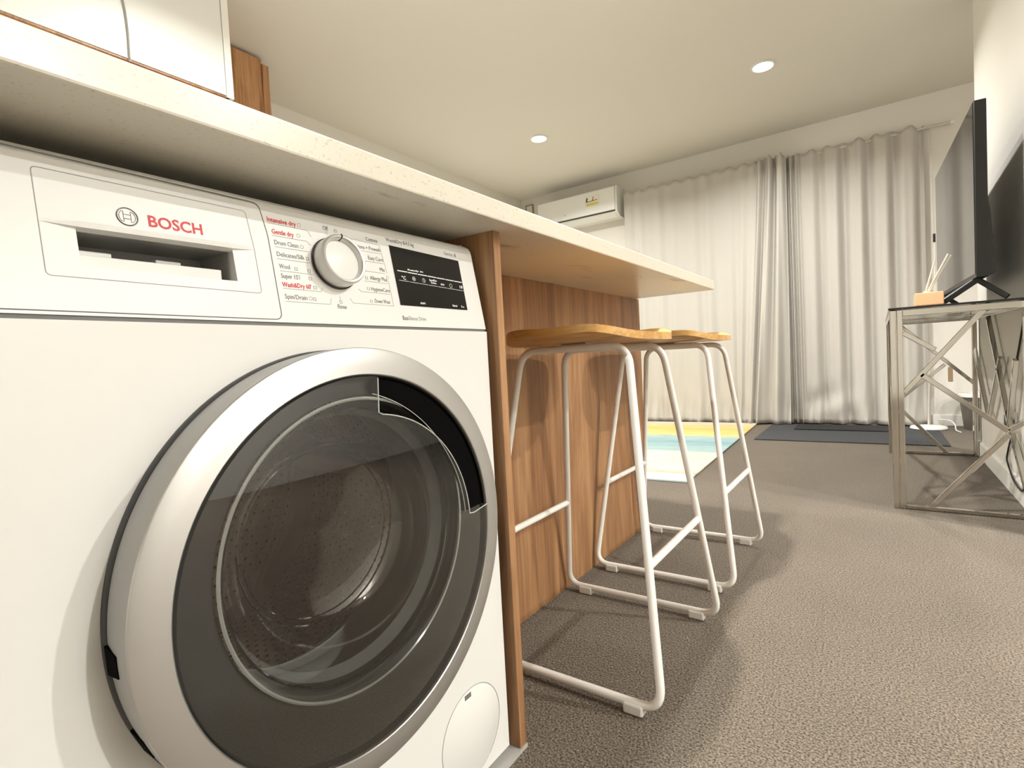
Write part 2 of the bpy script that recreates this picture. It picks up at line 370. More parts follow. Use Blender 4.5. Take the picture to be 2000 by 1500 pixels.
arc = [pc(.160, A1+(A0-A1)*k/40, dome(.16)) for k in range(1, 41)]
ed = ed+arc+[pc(.170, A0-.012, dome(.17)), pc(.2005, A0, dome(.2))]
MB().tube(ed, .00075, 6).build('cover_edge', 'cover_edge', door, smooth=True)
# handle recess: black crescent
hv = []; hf = []; K = 48
for k in range(K+1):
    t = k/K; a = A0+(A1-A0)*t; ri = .166+.019*max(0, (t-.35)/.65)**1.6; ro = .2015
    hv += [pc(ri, a, .470), pc(ro, a, .4685), pc(ro, a, .4655), pc(ri-.001, a, .476)]
for k in range(K):
    for p_, q in ((0, 1), (1, 2), (0, 3)): hf.append((k*4+p_, k*4+q, k*4+4+q, k*4+4+p_))
MB().add(hv, hf).build('handle_recess', 'black_matt', door, smooth=True)
MB().tube([pc(.164+.019*max(0, (k/40-.35)/.65)**1.6, A0+(A1-A0)*k/40, .4685) for k in range(41)], .0006, 6).build('handle_edge', 'cover_edge', door, smooth=True)
# glass bowl reaching into the drum
MB().lathe([(.1612, .4805), (.1622, .478), (.1600, .4755), (.1555, .479), (.151, .490), (.144, .512), (.133, .532), (.118, .546), (.106, .553), (.098, .557), (.060, .561), (.0005, .562)], DCX, BCZ, 128).build('bowl', 'bowl', door, smooth=True)
for R_, Y_ in ((.1055, .5525), (.0985, .5570), (.1505, .4905)): MB().lathe([(R_-.0012, Y_), (R_, Y_-.0010), (R_+.0012, Y_), (R_, Y_+.0010), (R_-.0012, Y_)], DCX, BCZ, 128).build('bowl_glint_ring', 'bowl_glint', door, smooth=True)  # thin rings added to draw the bright reflection lines of the glass
MB().lathe([(.1420, .5130), (.1475, .5000), (.1525, .4890), (.1560, .4815), (.1596, .4770)], DCX, BCZ, 128).build('bowl_sheen_band', 'bowl_sheen', door, smooth=True)  # pale translucent band added for the bright reflection along the bowl edge
MB().lathe([(.1595, .4755), (.1612, .4742), (.1630, .4757), (.1612, .4775), (.1595, .4755)], DCX, BCZ, 128).build('bowl_rim', 'cover_edge', door, smooth=True)
# gasket and drum
MB().lathe([(.204, .5185), (.192, .520), (.178, .526), (.170, .536), (.168, .548), (.172, .556), (.168, .564), (.167, .590), (.171, .598), (.166, .606), (.170, .618), (.24, .622)], DCX, BCZ, 128).build('door_gasket', 'gasket', wm, smooth=True, sharp=70)
MB().lathe([(.1655, .605), (.1640, .607), (.1655, .609)], DCX, BCZ, 96).build('gasket_lip', 'cover_edge', wm, smooth=True)
drum = MB().lathe([(.172, .624), (.205, .626), (.232, .630), (.238, .642), (.238, .930), (.225, .948), (.12, .960), (.06, .952), (.0005, .950)], DCX, BCZ, 128).build('drum', 'drum', wm, smooth=True)
h = MB()
for i in range(110):
    for j in range(20):
        a = 2*PI*(i+.5*(j % 2))/110; y = .650+j*.0138
        if (math.degrees(a) % 120) < 16: continue
        c = Vector((DCX+.2368*math.cos(a), y, BCZ+.2368*math.sin(a))); tg = Vector((-math.sin(a), 0, math.cos(a)))
        h.add([c+tg*.0031*math.cos(k*PI/3)+Vector((0, .0031, 0))*math.sin(k*PI/3) for k in range(6)], [(0, 1, 2, 3, 4, 5)])
for r_ in [.03+.0145*k for k in range(13)]:
    n_ = int(2*PI*r_/.0155)
    for k_ in range(n_):
        a = 2*PI*k_/n_; yy = .9485+(.0095*(r_-.06)/.06 if .06 < r_ < .12 else (.0075 if r_ >= .12 else 0))-.004*max(0, r_-.12)/.1*2.6-.001
        c = Vector((DCX+r_*math.cos(a), yy, BCZ+r_*math.sin(a)))
        h.add([c+Vector((.003*math.cos(q*PI/3), 0, .003*math.sin(q*PI/3))) for q in range(6)], [(0, 1, 2, 3, 4, 5)])
ho = h.build('drum_holes', 'black_matt', drum, fix=False); ho['kind'] = 'stuff'
for k in range(3):
    a = math.radians(8+120*k); r = Vector((math.cos(a), 0, math.sin(a))); tg = Vector((-math.sin(a), 0, math.cos(a))); p = Vector((DCX, 0, BCZ))+r*.238
    v = []
    for y, s1 in ((.632, .8), (.65, 1), (.90, 1), (.93, .8)):
        for dt, dr in ((-.030, .001), (-.014, -.040*s1), (.014, -.040*s1), (.030, .001)): v.append(p+tg*dt+r*dr+Vector((0, y, 0)))
    f_ = [(i*4+q, i*4+q+1, i*4+5+q, i*4+4+q) for i in range(3) for q in range(3)]+[(0, 1, 2, 3), (15, 14, 13, 12)]
    MB().add(v, f_).build('lifter', 'drum', drum, smooth=True, bevel=.006)
for dx in (0, .014): MB().tube(fillet([(.592+dx, .942, .562), (.583+dx, .942, .473), (.552+dx, .942, .380), (.492+dx, .942, .260)], .09, n=10), .0016, 6).build('drum_rib', 'silver_knob', drum, smooth=True)
# service flap
fl = MB().lathe([(.0005, MF-.0006), (.0655, MF-.0006), (.0665, MF)], .590, .094, 72).build('service_flap', 'white_enamel', wm, smooth=True)
MB().tube([(.590+.068*math.cos(2*PI*k/72), MF-.0002, .094+.068*math.sin(2*PI*k/72)) for k in range(72)], .0006, 6, True).build('flap_seam', 'groove_light', fl)
box('flap_catch', 'groove', fl, .576, .590, MF-.0012, MF, .150, .157)
for fx in (MX0+.05, MX1-.05):
    for fy in (.57, 1.03): MB().lathe([(.0005, .006), (.02, .006), (.02, .014), (.01, .016), (.01, .026), (.0005, .026)], fx, 0, 20, axis='z', cy=fy).build('foot', 'dark_plastic', wm)
# control panel (leans back), hollowed behind the drawer grip
def py(z): return .519+.18*(z-.703)
nv = Vector((0, -1, .18)).normalized(); uv = Vector((0, .18, 1)).normalized()
HX0, HX1, HZ0, HZ1 = .158, .285, .746, .7775
top = [(py(.828)+.0015, .833), (py(.828)+.005, .838), (py(.828)+.012, .8425), (.575, .847)]
def prof(za, zb, capped):
    p = [(py(za), za)]
    if capped: p += [(py(.828), .828)]+top+[(.60, .847), (.60, za)]
    else: p += [(py(zb), zb), (.60, zb), (.60, za)]
    return p
cp = MB(); cp.prism(prof(.7055, 0, True), MX0, HX0); cp.prism(prof(HZ1, 0, True), HX0, HX1); cp.prism(prof(.7055, HZ0, False), HX0, HX1); cp.prism(prof(.7055, 0, True), HX1, MX1)
panel = cp.build('control_panel', 'white_plastic', wm)
MB().box(HX0+.0004, HX1-.0004, .597, .599, HZ0, HZ1).box(HX0+.0004, HX0+.0012, .540, .597, HZ0, HZ1).box(HX1-.0012, HX1-.0004, .540, .597, HZ0, HZ1).box(HX0+.0012, HX1-.0012, .538, .597, HZ1-.0010, HZ1-.0002).box(HX0+.0012, HX1-.0012, .5415, .597, HZ0+.0002, HZ0+.001).build('drawer_shade_liner', 'recess_shade', panel)  # grey liner darkens the recess, its shade put into the colour
box('panel_gap', 'groove', wm, MX0+.001, MX1-.001, MF+.003, MF+.02, .7012, .7058)
def pp(x, z, off=0): return Vector((x, py(z), z))+nv*off
def groove(pts, r, mat, name, parent): return MB().tube(fillet([pp(x, z, 0) for x, z in pts[0]], pts[1]), r, 6).build(name, mat, parent)
groove(([(.083, .8365), (.3215, .8345), (.3265, .8), (.3265, .7085), (.083, .7085)], .008), .00055, 'groove', 'fascia_seam', panel)
dr = groove(([(.135, .780), (.135, .8235), (.3055, .8225), (.3085, .7815)], .004), .0004, 'groove_light', 'drawer_seam', panel)
groove(([(.135, .780), (.135, .7365), (.3085, .7355), (.3085, .7815)], .004), .0004, 'groove_light', 'drawer_seam', panel)
# drawer grip: overhanging lip, splayed cheeks, inner tray
lip = MB(); L0 = [pp(.135, .7795, 0), pp(.160, .7775, .0035), pp(.284, .7785, .0035), pp(.3085, .7815, 0)]
L1 = [pp(.135, .7825, 0), pp(.160, .7830, .0022), pp(.284, .7840, .0022), pp(.3085, .7845, 0)]
L2 = [pp(.135, .7795, -.001), pp(.160, .7765, -.004), pp(.284, .7770, -.004), pp(.3085, .7815, -.001)]
for i in range(3): lip.add([L0[i], L0[i+1], L1[i+1], L1[i]], [(0, 1, 2, 3)]); lip.add([L0[i], L0[i+1], L2[i+1], L2[i]], [(0, 1, 2, 3)])
lip.build('drawer_lip', 'white_plastic', panel)
tr = MB(); tr.box(HX0+.0005, HX1-.010, .5375, .541, HZ0, .7575); tr.box(HX0+.006, HX0+.030, .552, .590, HZ0, .7640); tr.box(HX0+.066, HX0+.088, .556, .590, HZ0, .7640)
tr.build('drawer_tray', 'white_plastic', panel, bevel=.0008)
# emblem: two rings and the armature sign
em = MB(); ex, ez = .1962, .7945
mtx_e = Matrix.Translation(pp(ex, ez, .0003)) @ Matrix((Vector((1, 0, 0)), uv, nv)).transposed().to_4x4()
def loc2(x, y): return mtx_e @ Vector((x, y, 0))
for R_ in (.0082, .0076): em.tube([loc2(R_*math.cos(2*PI*k/48), R_*math.sin(2*PI*k/48)) for k in range(48)], .00022, 5, True)
for sgn in (-1, 1):
    ar = [loc2(sgn*.0062*math.cos(a), .0062*math.sin(a)) for a in [(-50+100*k/12)*PI/180 for k in range(13)]]
    em.tube(ar+[loc2(sgn*.0028, .0048), loc2(sgn*.0028, -.0048)], .0002, 5, True)
for y_ in (-.0019, .0019): em.tube([loc2(-.0028, y_), loc2(.0028, y_)], .0002, 5)
em.build('maker_emblem', 'grey_print', panel)
def ptext(txt, x, z, size, width, mat='grey_print', bold=0, par=None, off=.0002):
    mtx = Matrix.Translation(pp(x, z, off)) @ Matrix((Vector((1, 0, 0)), uv, nv)).transposed().to_4x4()
    return text_obj(txt, mat, par or panel, mtx, size, width, bold)
ptext('BOSCH', .2115, .7890, .0150, .0462, 'red_print', .00028)
S = .0074
for txt, x, z, wd, mat, bo in [('Intensive dry', .3285, .8165, .0345, 'red_print', .00014), ('Gentle dry', .3318, .8035, .0262, 'red_print', .00014), ('Drum Clean', .3325, .7915, .0285, 'grey_print', 0),
    ('Delicates/Silk', .3328, .7785, .0335, 'grey_print', 0), ('Wool', .3335, .7652, .0128, 'grey_print', 0), ("Super 15'/", .3337, .7545, .0230, 'grey_print', 0), ("Wash&Dry 60'", .3333, .7450, .0360, 'red_print', .00014), ('Spin/Drain', .3338, .7318, .0270, 'grey_print', 0),
    ('Rinse', .4000, .7245, .0125, 'grey_print', 0), ('Off', .3990, .8195, .0072, 'grey_print', 0), ('Cottons', .4625, .8165, .0190, 'grey_print', 0), ('Cottons + Prewash', .4395, .8045, .0440, 'grey_print', 0), ('Easy Care', .4606, .7915, .0245, 'grey_print', 0),
    ('Mix', .4768, .7780, .0085, 'grey_print', 0), ('Allergy Plus', .4580, .7650, .0285, 'grey_print', 0), ('HygieneCare', .4560, .7505, .0310, 'grey_print', 0), ('Down Wear', .4585, .7350, .0260, 'grey_print', 0),
    ('Wash&Dry 8/4.5 kg', .4975, .8215, .0520, 'grey_print', 0), ('Serie', .6130, .8190, .0180, 'lt_print', 0), ('6', .6360, .8190, .0040, 'grey_print', .0001)]:
    ptext(txt, x, z, S, wd, mat, bo)
ptext('Eco', .5014, .7145, .0080, .0100, 'grey_print', .00016); ptext('Silence Drive', .5122, .7145, .0080, .0335, 'lt_print')
ln = MB()
for pts in [[(.3285, .8145), (.377, .8145), (.381, .8075)], [(.3318, .8012), (.374, .8012), (.378, .797)], [(.3325, .7888), (.3735, .7888)], [(.3328, .7757), (.3745, .7757)], [(.3335, .7623), (.375, .7623)],
            [(.3335, .7430), (.381, .7430), (.384, .7480)], [(.3338, .7288), (.391, .7288), (.3935, .7365)], [(.4820, .8138), (.416, .8155), (.413, .812)], [(.4830, .8018), (.442, .8018)], [(.4848, .7888), (.447, .7888)], [(.4850, .7755), (.448, .7755)], [(.4864, .7622), (.448, .7622)],
            [(.4870, .7480), (.440, .7480), (.436, .7510)], [(.4895, .7325), (.424, .7325), (.4205, .7380)], [(.4895, .7325), (.4885, .766)], [(.4885, .776), (.4840, .8138)], [(.406, .7345), (.406, .7395)], [(.4035, .8185), (.404, .814)]]:
    ln.tube([pp(x, z, .0002) for x, z in pts], .00022, 4)
def ring(mb, x, z, r): mb.tube([pp(x+r*math.cos(2*PI*k/16), z+r*math.sin(2*PI*k/16), .0002) for k in range(16)], .0002, 4, True)
for x, z in [(.3675, .8190), (.3640, .8062), (.3660, .7935), (.3655, .7340), (.4882, .7708)]: ring(ln, x, z, .0021)
def sq(mb, x, z, a): mb.tube([pp(x-a, z+a, .0002), pp(x-a, z-a, .0002), pp(x+a, z-a, .0002), pp(x+a, z+a, .0002)], .0003, 4, True)
for x, z in [(.3705, .7802), (.3535, .7665), (.3700, .7660), (.3695, .7570), (.3738, .7470), (.3705, .7335), (.4170, .8210), (.4490, .7935), (.4500, .7800), (.4520, .7665), (.4520, .7525), (.4530, .7365), (.4060, .7325)]: sq(ln, x, z, .0016)
ln.build('programme_lines', 'lt_print', panel, fix=False)
# dial
KX, KZ = .4070, .7785
kb = pp(KX, KZ); e1 = Vector((1, 0, 0))
def lat(prof_, name, mat, parent, n=72):
    mb = MB(); v = []
    for i in range(n):
        a = 2*PI*i/n
        for r, h_ in prof_: v.append(kb+e1*r*math.cos(a)+uv*r*math.sin(a)+nv*h_)
    k = len(prof_); f_ = [(i*k+q, i*k+q+1, ((i+1) % n)*k+q+1, ((i+1) % n)*k+q) for i in range(n) for q in range(k-1)]
    return mb.add(v, f_).build(name, mat, parent, smooth=True)
lat([(.0275, .0005), (.0315, .0005), (.0315, .0020), (.0298, .0024)], 'dial_gap', 'black', panel)
dial = lat([(.0298, .0020), (.0302, .0035), (.0300, .0185), (.0295, .0203), (.0284, .0210), (.0262, .0207), (.0252, .0195), (.0240, .0130)], 'dial', 'silver_knob', wm)
lat([(.0241, .0135), (.0230, .0142), (.0005, .0150)], 'dial_cap', 'white_plastic', dial)
a = math.radians(88); dd = e1*math.cos(a)+uv*math.sin(a)
MB().tube([kb+dd*.0243+nv*.0140, kb+dd*.0256+nv*.0197, kb+dd*.0275+nv*.0213, kb+dd*.0298+nv*.0205], .0009, 6).build('dial_mark', 'black', dial, smooth=True)
# display
dz = MB(); c4 = [(.5012, .8163), (.6430, .8128), (.6420, .7347), (.5022, .7345)]
dz.add([pp(x, z, -.001) for x, z in c4]+[pp(x, z, .0008) for x, z in c4], [(0, 1, 2, 3), (7, 6, 5, 4), (0, 4, 5, 1), (1, 5, 6, 2), (2, 6, 7, 3), (3, 7, 4, 0)])
disp = dz.build('display', 'screen_black', wm)
dl = MB()
for i in range(7):
    xa = .5075+i*.0192; zz = .7822-i*.0006
    dl.bar(pp(xa, zz, .0010), pp(xa+.0180, zz-.0004, .0010), .0003, .0013, upv=uv)
    dl.bar(pp(xa, zz-.0133, .0010), pp(xa+.0180, zz-.0137, .0010), .0003, .0005, upv=uv)
for x, z in [(.5363, .7735), (.5557, .7730), (.6130, .7705)]: dl.tube([pp(x+.0028*math.cos(2*PI*k/18), z+.0028*math.sin(2*PI*k/18), .0010) for k in range(18)], .00035, 4, True)
for q in range(3): dl.bar(pp(.5345, .7725+q*.001, .0010), pp(.5380, .7725+q*.001, .0010), .0003, .0004, upv=uv)
dl.bar(pp(.5557, .7730, .0010), pp(.5557, .7752, .0010), .0004, .0004, upv=uv); dl.bar(pp(.5557, .7730, .0010), pp(.5572, .7722, .0010), .0004, .0004, upv=uv)
dl.build('display_marks', 'white_print', disp, fix=False)
for txt, x, z, s_, wd in [('°C', .5130, .7706, .0068, .0075), ('Speed/Eco', .5675, .7738, .0040, .0155), ('Perfect', .5700, .7700, .0040, .0110), ('eco', .5905, .7695, .0052, .0078), ('Ready in', .5270, .7845, .0032, .0300), ('start', .5400, .7382, .0048, .0100), ('Reload', .6080, .7385, .0042, .0105), ('3 s.', .6280, .7380, .0042, .0070), ('18', .6320, .7685, .0062, .0065)]:
    ptext(txt, x, z, s_, wd, 'white_print', .0001, disp, .0010)

# ------------------------------------------------------------------ benchtop and island base
SF, SZ0, SZ1, SXE = .4625, .8630, .8935, 1.915
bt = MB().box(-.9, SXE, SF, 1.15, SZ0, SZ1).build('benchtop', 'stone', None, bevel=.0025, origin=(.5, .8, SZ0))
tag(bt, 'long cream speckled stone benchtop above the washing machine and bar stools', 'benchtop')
isl = thing('island_base', 'oak laminate island base with upright end panel and recessed back panel behind the stools', 'cabinet', (1.3, .9, 0))
box('end_panel', 'oak', isl, .6925, .7105, .504, 1.12, .006, SZ0, bevel=.0008)
box('back_panel', 'oak', isl, .7105, 1.94, .745, .763, 0, SZ0, bevel=.0008)
box('far_end_panel', 'oak', isl, 1.922, 1.94, .7635, 1.12, 0, SZ0, bevel=.0008)
box('end_panel', 'oak', isl, .045, .063, .504, 1.12, .006, SZ0, bevel=.0008)
box('carcass', 'white_plastic', isl, .711, 1.921, .764, 1.11, .0, SZ0-.001)

# ------------------------------------------------------------------ bar stools
def make_stool(cx, cy, label):
    t = thing('bar_stool', label, 'stool', (cx, cy, 0), 'bar stools tucked under the benchtop overhang')
    zt, zb, r = .6725, .0190, .0080
    lx = lambda z: .205-.16*z
    ly = lambda z: .205-.118*z
    for s_ in (-1, 1):
        pts = [(cx+s_*lx(zt), cy-ly(zt), zt), (cx+s_*lx(zt), cy+ly(zt), zt), (cx+s_*lx(zb), cy+ly(zb), zb), (cx+s_*lx(zb), cy-ly(zb), zb)]
        MB().tube(fillet(pts, .042, True, 8), r, 12, True).build('leg_frame', 'white_tube', t, smooth=True)
        for q in (-1, 1):
            yy = cy+q*.150
            MB().box(cx+s_*lx(zb)-.0105, cx+s_*lx(zb)+.0105, yy-.019, yy+.019, .0005, .0215).build('foot_pad', 'white_pad', t, bevel=.004)
    for q in (-1, 1):
        z = .262
        MB().tube([(cx-lx(z), cy+q*ly(z), z), (cx+lx(z), cy+q*ly(z), z)], .0078, 12).build('footrest', 'white_tube', t, smooth=True)
    MB().box(cx-.088, cx+.088, cy-.030, cy+.030, zt+.0045, zt+.0097).build('seat_bracket', 'white_tube', t)
    # saddle seat
    HXs, HYs, TH = .1955, .1551, .0150
    def zt_(u, v): return .6976+.0148*abs(u)**5.2*(1+1.75*v*v)
    NA, NR = 72, 12; v = []; f = []
    def pt(a, rr):
        c, s_ = math.cos(a), math.sin(a); n_ = 3.07
        k = (abs(c)**n_+abs(s_)**n_)**(-1/n_)
        u, w_ = c*k*rr, s_*k*rr
        return u, w_
    for lay in (0, 1):
        for j in range(NR+1):
            for i in range(NA):
                u, w_ = pt(2*PI*i/NA, max(j/NR, .001)); z = zt_(u, w_)-(TH if lay else 0)
                v.append((cx+u*HXs, cy+w_*HYs, z))
    o1 = (NR+1)*NA
    for j in range(NR):
        for i in range(NA):
            k = (i+1) % NA; f += [(j*NA+i, j*NA+k, (j+1)*NA+k, (j+1)*NA+i), (o1+j*NA+i, o1+(j+1)*NA+i, o1+(j+1)*NA+k, o1+j*NA+k)]
    for i in range(NA):
        k = (i+1) % NA; f.append((NR*NA+i, NR*NA+k, o1+NR*NA+k, o1+NR*NA+i))
    MB().add(v, f).build('seat', 'seat', t, smooth=True, sharp=35)
    return t
make_stool(1.082, .530, 'white tube bar stool with wavy plywood seat, nearest to the washing machine')
make_stool(1.660, .530, 'white tube bar stool with wavy plywood seat, farther one nearest the rug')

# ------------------------------------------------------------------ rug and mats
def rot_rect(name, mat, pts, z0, z1, origin, rz, label, cat, thick=.004):
    o = MB().box(0, pts[0], 0, pts[1], 0, z1-z0).build(name, mat, None, bevel=.003)
    o.location = (origin[0], origin[1], z0); o.rotation_euler = (0, 0, rz); WL[o.name] = tuple(o.location); return tag(o, label, cat)
rot_rect('rug', 'rug', (2.33, 2.2), .0005, .0115, (2.635, .800), math.radians(2.0), 'watercolour area rug with yellow, blue and cream bands beyond the island', 'rug')
rot_rect('door_mat', 'mat', (.86, 1.10), .0005, .008, (4.10, -.345), math.radians(.4), 'charcoal ribbed floor mat lying in front of the curtains', 'mat')
rot_rect('door_mat', 'mat_black', (.30, .62), .0085, .016, (4.62, -.06), 0, 'small black mat on top of the charcoal mat, against the curtain hem', 'mat')

# ------------------------------------------------------------------ curtains
def curtain(name, y_a, y_b, folds, label, zt0=2.235, zb=.012, xb=5.0, seed=1, hem=.02, lead=None):
    rnd = random.Random(seed); NU, NV = 420, 60; v = []; f = []
    ph = [rnd.uniform(0, 6.28) for _ in range(8)]
    for j in range(NV+1):
        tz = j/NV; z0 = zb+(zt0-zb)*tz
        for i in range(NU+1):
            s = i/NU; x, yo, zo = folds(s, tz, ph)
            y = y_a+(y_b-y_a)*s+yo; low = max(0, 1-tz*5)**1.5
            x += hem*low*(math.sin(7*s*6.28+9*tz+ph[0])*.5+math.sin(17*s*6.28-21*tz+ph[1])*.35+math.sin(31*s+44*tz+ph[2])*.3)
            v.append((xb-x, y, z0+zo*(tz**8)))
    for j in range(NV):
        for i in range(NU):
            a = j*(NU+1)+i; f.append((a, a+1, a+NU+2, a+NU+1))
    o = MB().add(v, f).build(name, 'curtain', None, smooth=True, sharp=180, origin=(xb, (y_a+y_b)/2, 0), fix=False)
    sd = o.modifiers.new('thick', 'SOLIDIFY'); sd.thickness = .002; sd.offset = 0
    return tag(o, label, 'curtain', 'linen curtains')
def smooth(a, b, x):
    t = min(1, max(0, (x-a)/(b-a))); return t*t*(3-2*t)
def folds_left(s, t, ph):
    g = smooth(.80, .90, s)                        # gathered leading edge
    spread = 1-.55*(1-t)
    x = (1-g)*(.010*math.sin(2*PI*9*s+ph[0]+.5*math.sin(5*s+ph[3]))+.006*math.sin(2*PI*14.3*s+ph[1]+1.5*math.sin(7*s)))*(.4+.6*(1-t)*(.6+.6*math.sin(9*s+ph[5])**2))
    x += g*(.036*math.sin(2*PI*19*(s-.8)+1.4*(1-t))+.014*math.sin(2*PI*33*(s-.8)+.8*t))+.03*g
    yo = .14*(1-t)**1.1*smooth(.62, .88, s)*(1-smooth(.9, 1.0, s)*.9)
    zo = .012*math.sin(2*PI*12*s)*(1-g)+.012*g*math.sin(2*PI*34*s)
    return x, yo, zo
def folds_right(s, t, ph):
    g = 1-smooth(.05, .20, s)
    a = .9*smooth(.1, .4, s)+.35
    x = (1-g)*a*(.026*math.sin(2*PI*5.2*(s+.12*s*s)+ph[4]+.25*(1-t))+.010*math.sin(2*PI*11.7*s+ph[5]))*(.75+.35*(1-t))
    x += g*(.032*math.sin(2*PI*24*s+.7)+.014)
    dent = math.exp(-((s-.33)/.16)**2-((t-.075)/.05)**2)
    x += .035*dent*math.sin((s-.33)*11-(t-.075)*32)
    zo = .014*math.sin(2*PI*9*s)*(1-g)+.010*g*math.sin(2*PI*30*s)
    return x, 0, zo
curtain('curtain', 2.015, .600, folds_left, 'pale grey linen curtain hanging beside the air conditioner', seed=3, xb=4.965)
curtain('curtain', .660, -.300, folds_right, 'pale grey linen curtain hanging behind the chrome console table', seed=8, hem=.018, xb=5.035)
rl = thing('curtain_rail', 'thin curtain rod above the linen curtains', 'curtain rod', (5.03, .8, 2.20))
MB().tube([(5.06, -.455, 2.215), (5.06, 2.05, 2.215)], .011, 12).build('rod', 'rail', rl, smooth=True)
MB().tube([(5.06, -.455, 2.215), (5.06, -.475, 2.215)], [.011, .016], 12).build('finial', 'trim', rl, smooth=True)
for yy in (-.42, 2.04): MB().tube([(5.06, yy, 2.215), (5.098, yy, 2.215)], .008, 10).build('bracket', 'trim', rl, smooth=True)
wd_ = thing('curtain_wand', 'thin white curtain pull wand with black joint beside the television', 'curtain wand', (4.97, -.34, 1.0))
MB().tube([(5.02, -.340, 2.203), (4.97, -.345, 1.42)], .0025, 6).build('cord', 'rail', wd_)
MB().tube([(4.97, -.345, 1.42), (4.97, -.345, 1.36)], .008, 10).build('joint', 'black', wd_, smooth=True)
MB().tube([(4.97, -.345, 1.36), (4.972, -.345, .95)], .0045, 8).build('rod', 'trim', wd_, smooth=True)

# ------------------------------------------------------------------ air conditioner
ac = thing('air_conditioner', 'white wall mounted split system air conditioner left of the curtains', 'air conditioner', (5.0, 2.5, 2.03))
p_ = [(5.099, 2.025), (5.099, 2.315), (4.905, 2.315), (4.893, 2.308), (4.888, 2.295), (4.885, 2.075), (4.900, 2.055), (4.96, 2.025)]
def prism_y(poly, y0, y1):
    n = len(poly); v = [(x, y0, z) for x, z in poly]+[(x, y1, z) for x, z in poly]
    return MB().add(v, [tuple(range(n)), tuple(range(2*n-1, n-1, -1))]+[(i, i+n, (i+1) % n+n, (i+1) % n) for i in range(n)])
prism_y(p_, 2.055, 2.955).build('housing', 'ac', ac, bevel=.004)
prism_y([(4.884, 2.078), (4.8845, 2.300), (4.879, 2.298), (4.876, 2.080)], 2.075, 2.945).build('front_panel', 'ac', ac, bevel=.002)
prism_y([(4.887, 2.066), (4.884, 2.0775), (4.879, 2.0765), (4.884, 2.064)], 2.075, 2.945).build('air_slot', 'dark_plastic', ac)
prism_y([(4.905, 2.048), (4.902, 2.052), (4.952, 2.024), (4.955, 2.021)], 2.085, 2.935).build('louvre', 'ac', ac)
stk = box('energy_sticker', 'sticker', ac, 4.8740, 4.8755, 2.235, 2.385, 2.160, 2.255)
def acx(z): return 4.8733
MB().bar((4.8733, 2.255, 2.212), (4.8733, 2.370, 2.205), .0008, .006).build('sticker_band', 'blue_print', stk)
MB().bar((4.8733, 2.372, 2.205), (4.8733, 2.362, 2.245), .0008, .016, upv=(0, 1, 0)).build('sticker_band', 'blue_print', stk)
MB().bar((4.8733, 2.306, 2.212), (4.8733, 2.295, 2.248), .0008, .008, upv=(0, 1, 0)).build('sticker_band', 'red_print', stk)
MB().box(4.8730, 4.8738, 2.245, 2.375, 2.165, 2.190).build('sticker_band', 'yellow_print', stk)
MB().tube([(4.8768, 2.62, 2.125), (4.8748, 2.62, 2.125)], .006, 10).build('status_light', 'lt_print', ac)
sw = thing('wall_plate', 'small upright wall plate with brown outline left of the air conditioner', 'wall plate', (5.08, 3.18, 2.3))
box('plate', 'wall', sw, 5.085, 5.0995, 3.14, 3.215, 2.24, 2.385)
fr = MB()
for y0, y1, z0, z1 in ((3.130, 3.140, 2.23, 2.395), (3.215, 3.225, 2.23, 2.395), (3.140, 3.215, 2.385, 2.395), (3.140, 3.215, 2.23, 2.24)): fr.box(5.082, 5.0995, y0, y1, z0, z1)
fr.build('frame', 'brown_trim', sw)

# ------------------------------------------------------------------ kitchen wall cabinets
cb = thing('overhead_cabinet', 'white overhead cabinet reaching the ceiling at upper left, oak edged below', 'cabinet', (.2, 2.9, 1.96))
box('carcass', 'white_plastic', cb, -1.2, 1.355, 2.47, Y1-.001, 1.951, CEIL-.002)
for i, (xa, xb_) in enumerate(((-1.2, -.35), (-.347, .503), (.506, 1.338))): box('door', 'white_plastic', cb, xa, xb_, 2.45, 2.4695, 1.951, CEIL-.004, bevel=.0015)
box('end_strip', 'trim', cb, 1.340, 1.372, 2.448, 2.50, 1.944, CEIL-.003, bevel=.001)
box('base_strip', 'oak_dark', cb, -1.2, 1.355, 2.455, Y1-.002, 1.944, 1.9505)
cdp = [(.905, 2.444, 2.46), (.90, 2.444, 2.35), (.925, 2.443, 2.25), (.945, 2.443, 2.16), (.952, 2.444, 2.06), (.950, 2.444, 1.95)]
tag(MB().tube(fillet(cdp, .05), .0035, 8).build('hanging_cord', 'lt_print', None, smooth=True, origin=(.92, 2.444, 1.95)), 'thin pale cord hanging down the white overhead cabinet', 'cord')
wc = thing('wall_cabinet', 'oak laminate wall cabinet below the ceiling beyond the white cabinet', 'cabinet', (1.4, 3.1, 1.6))
box('carcass', 'oak_dark', wc, 1.376, 1.775, 2.88, Y1-.001, 1.60, CEIL-.03)
box('door', 'oak_dark', wc, 1.376, 1.775, 2.86, 2.8795, 1.60, CEIL-.02, bevel=.0015)
box('end_panel', 'oak_dark', wc, 1.7755, 1.815, 2.855, Y1-.001, 1.60, CEIL-.045, bevel=.001)
box('top_filler', 'brown_trim', wc, 1.376, 1.770, 2.89, Y1-.002, CEIL-.029, CEIL-.002)

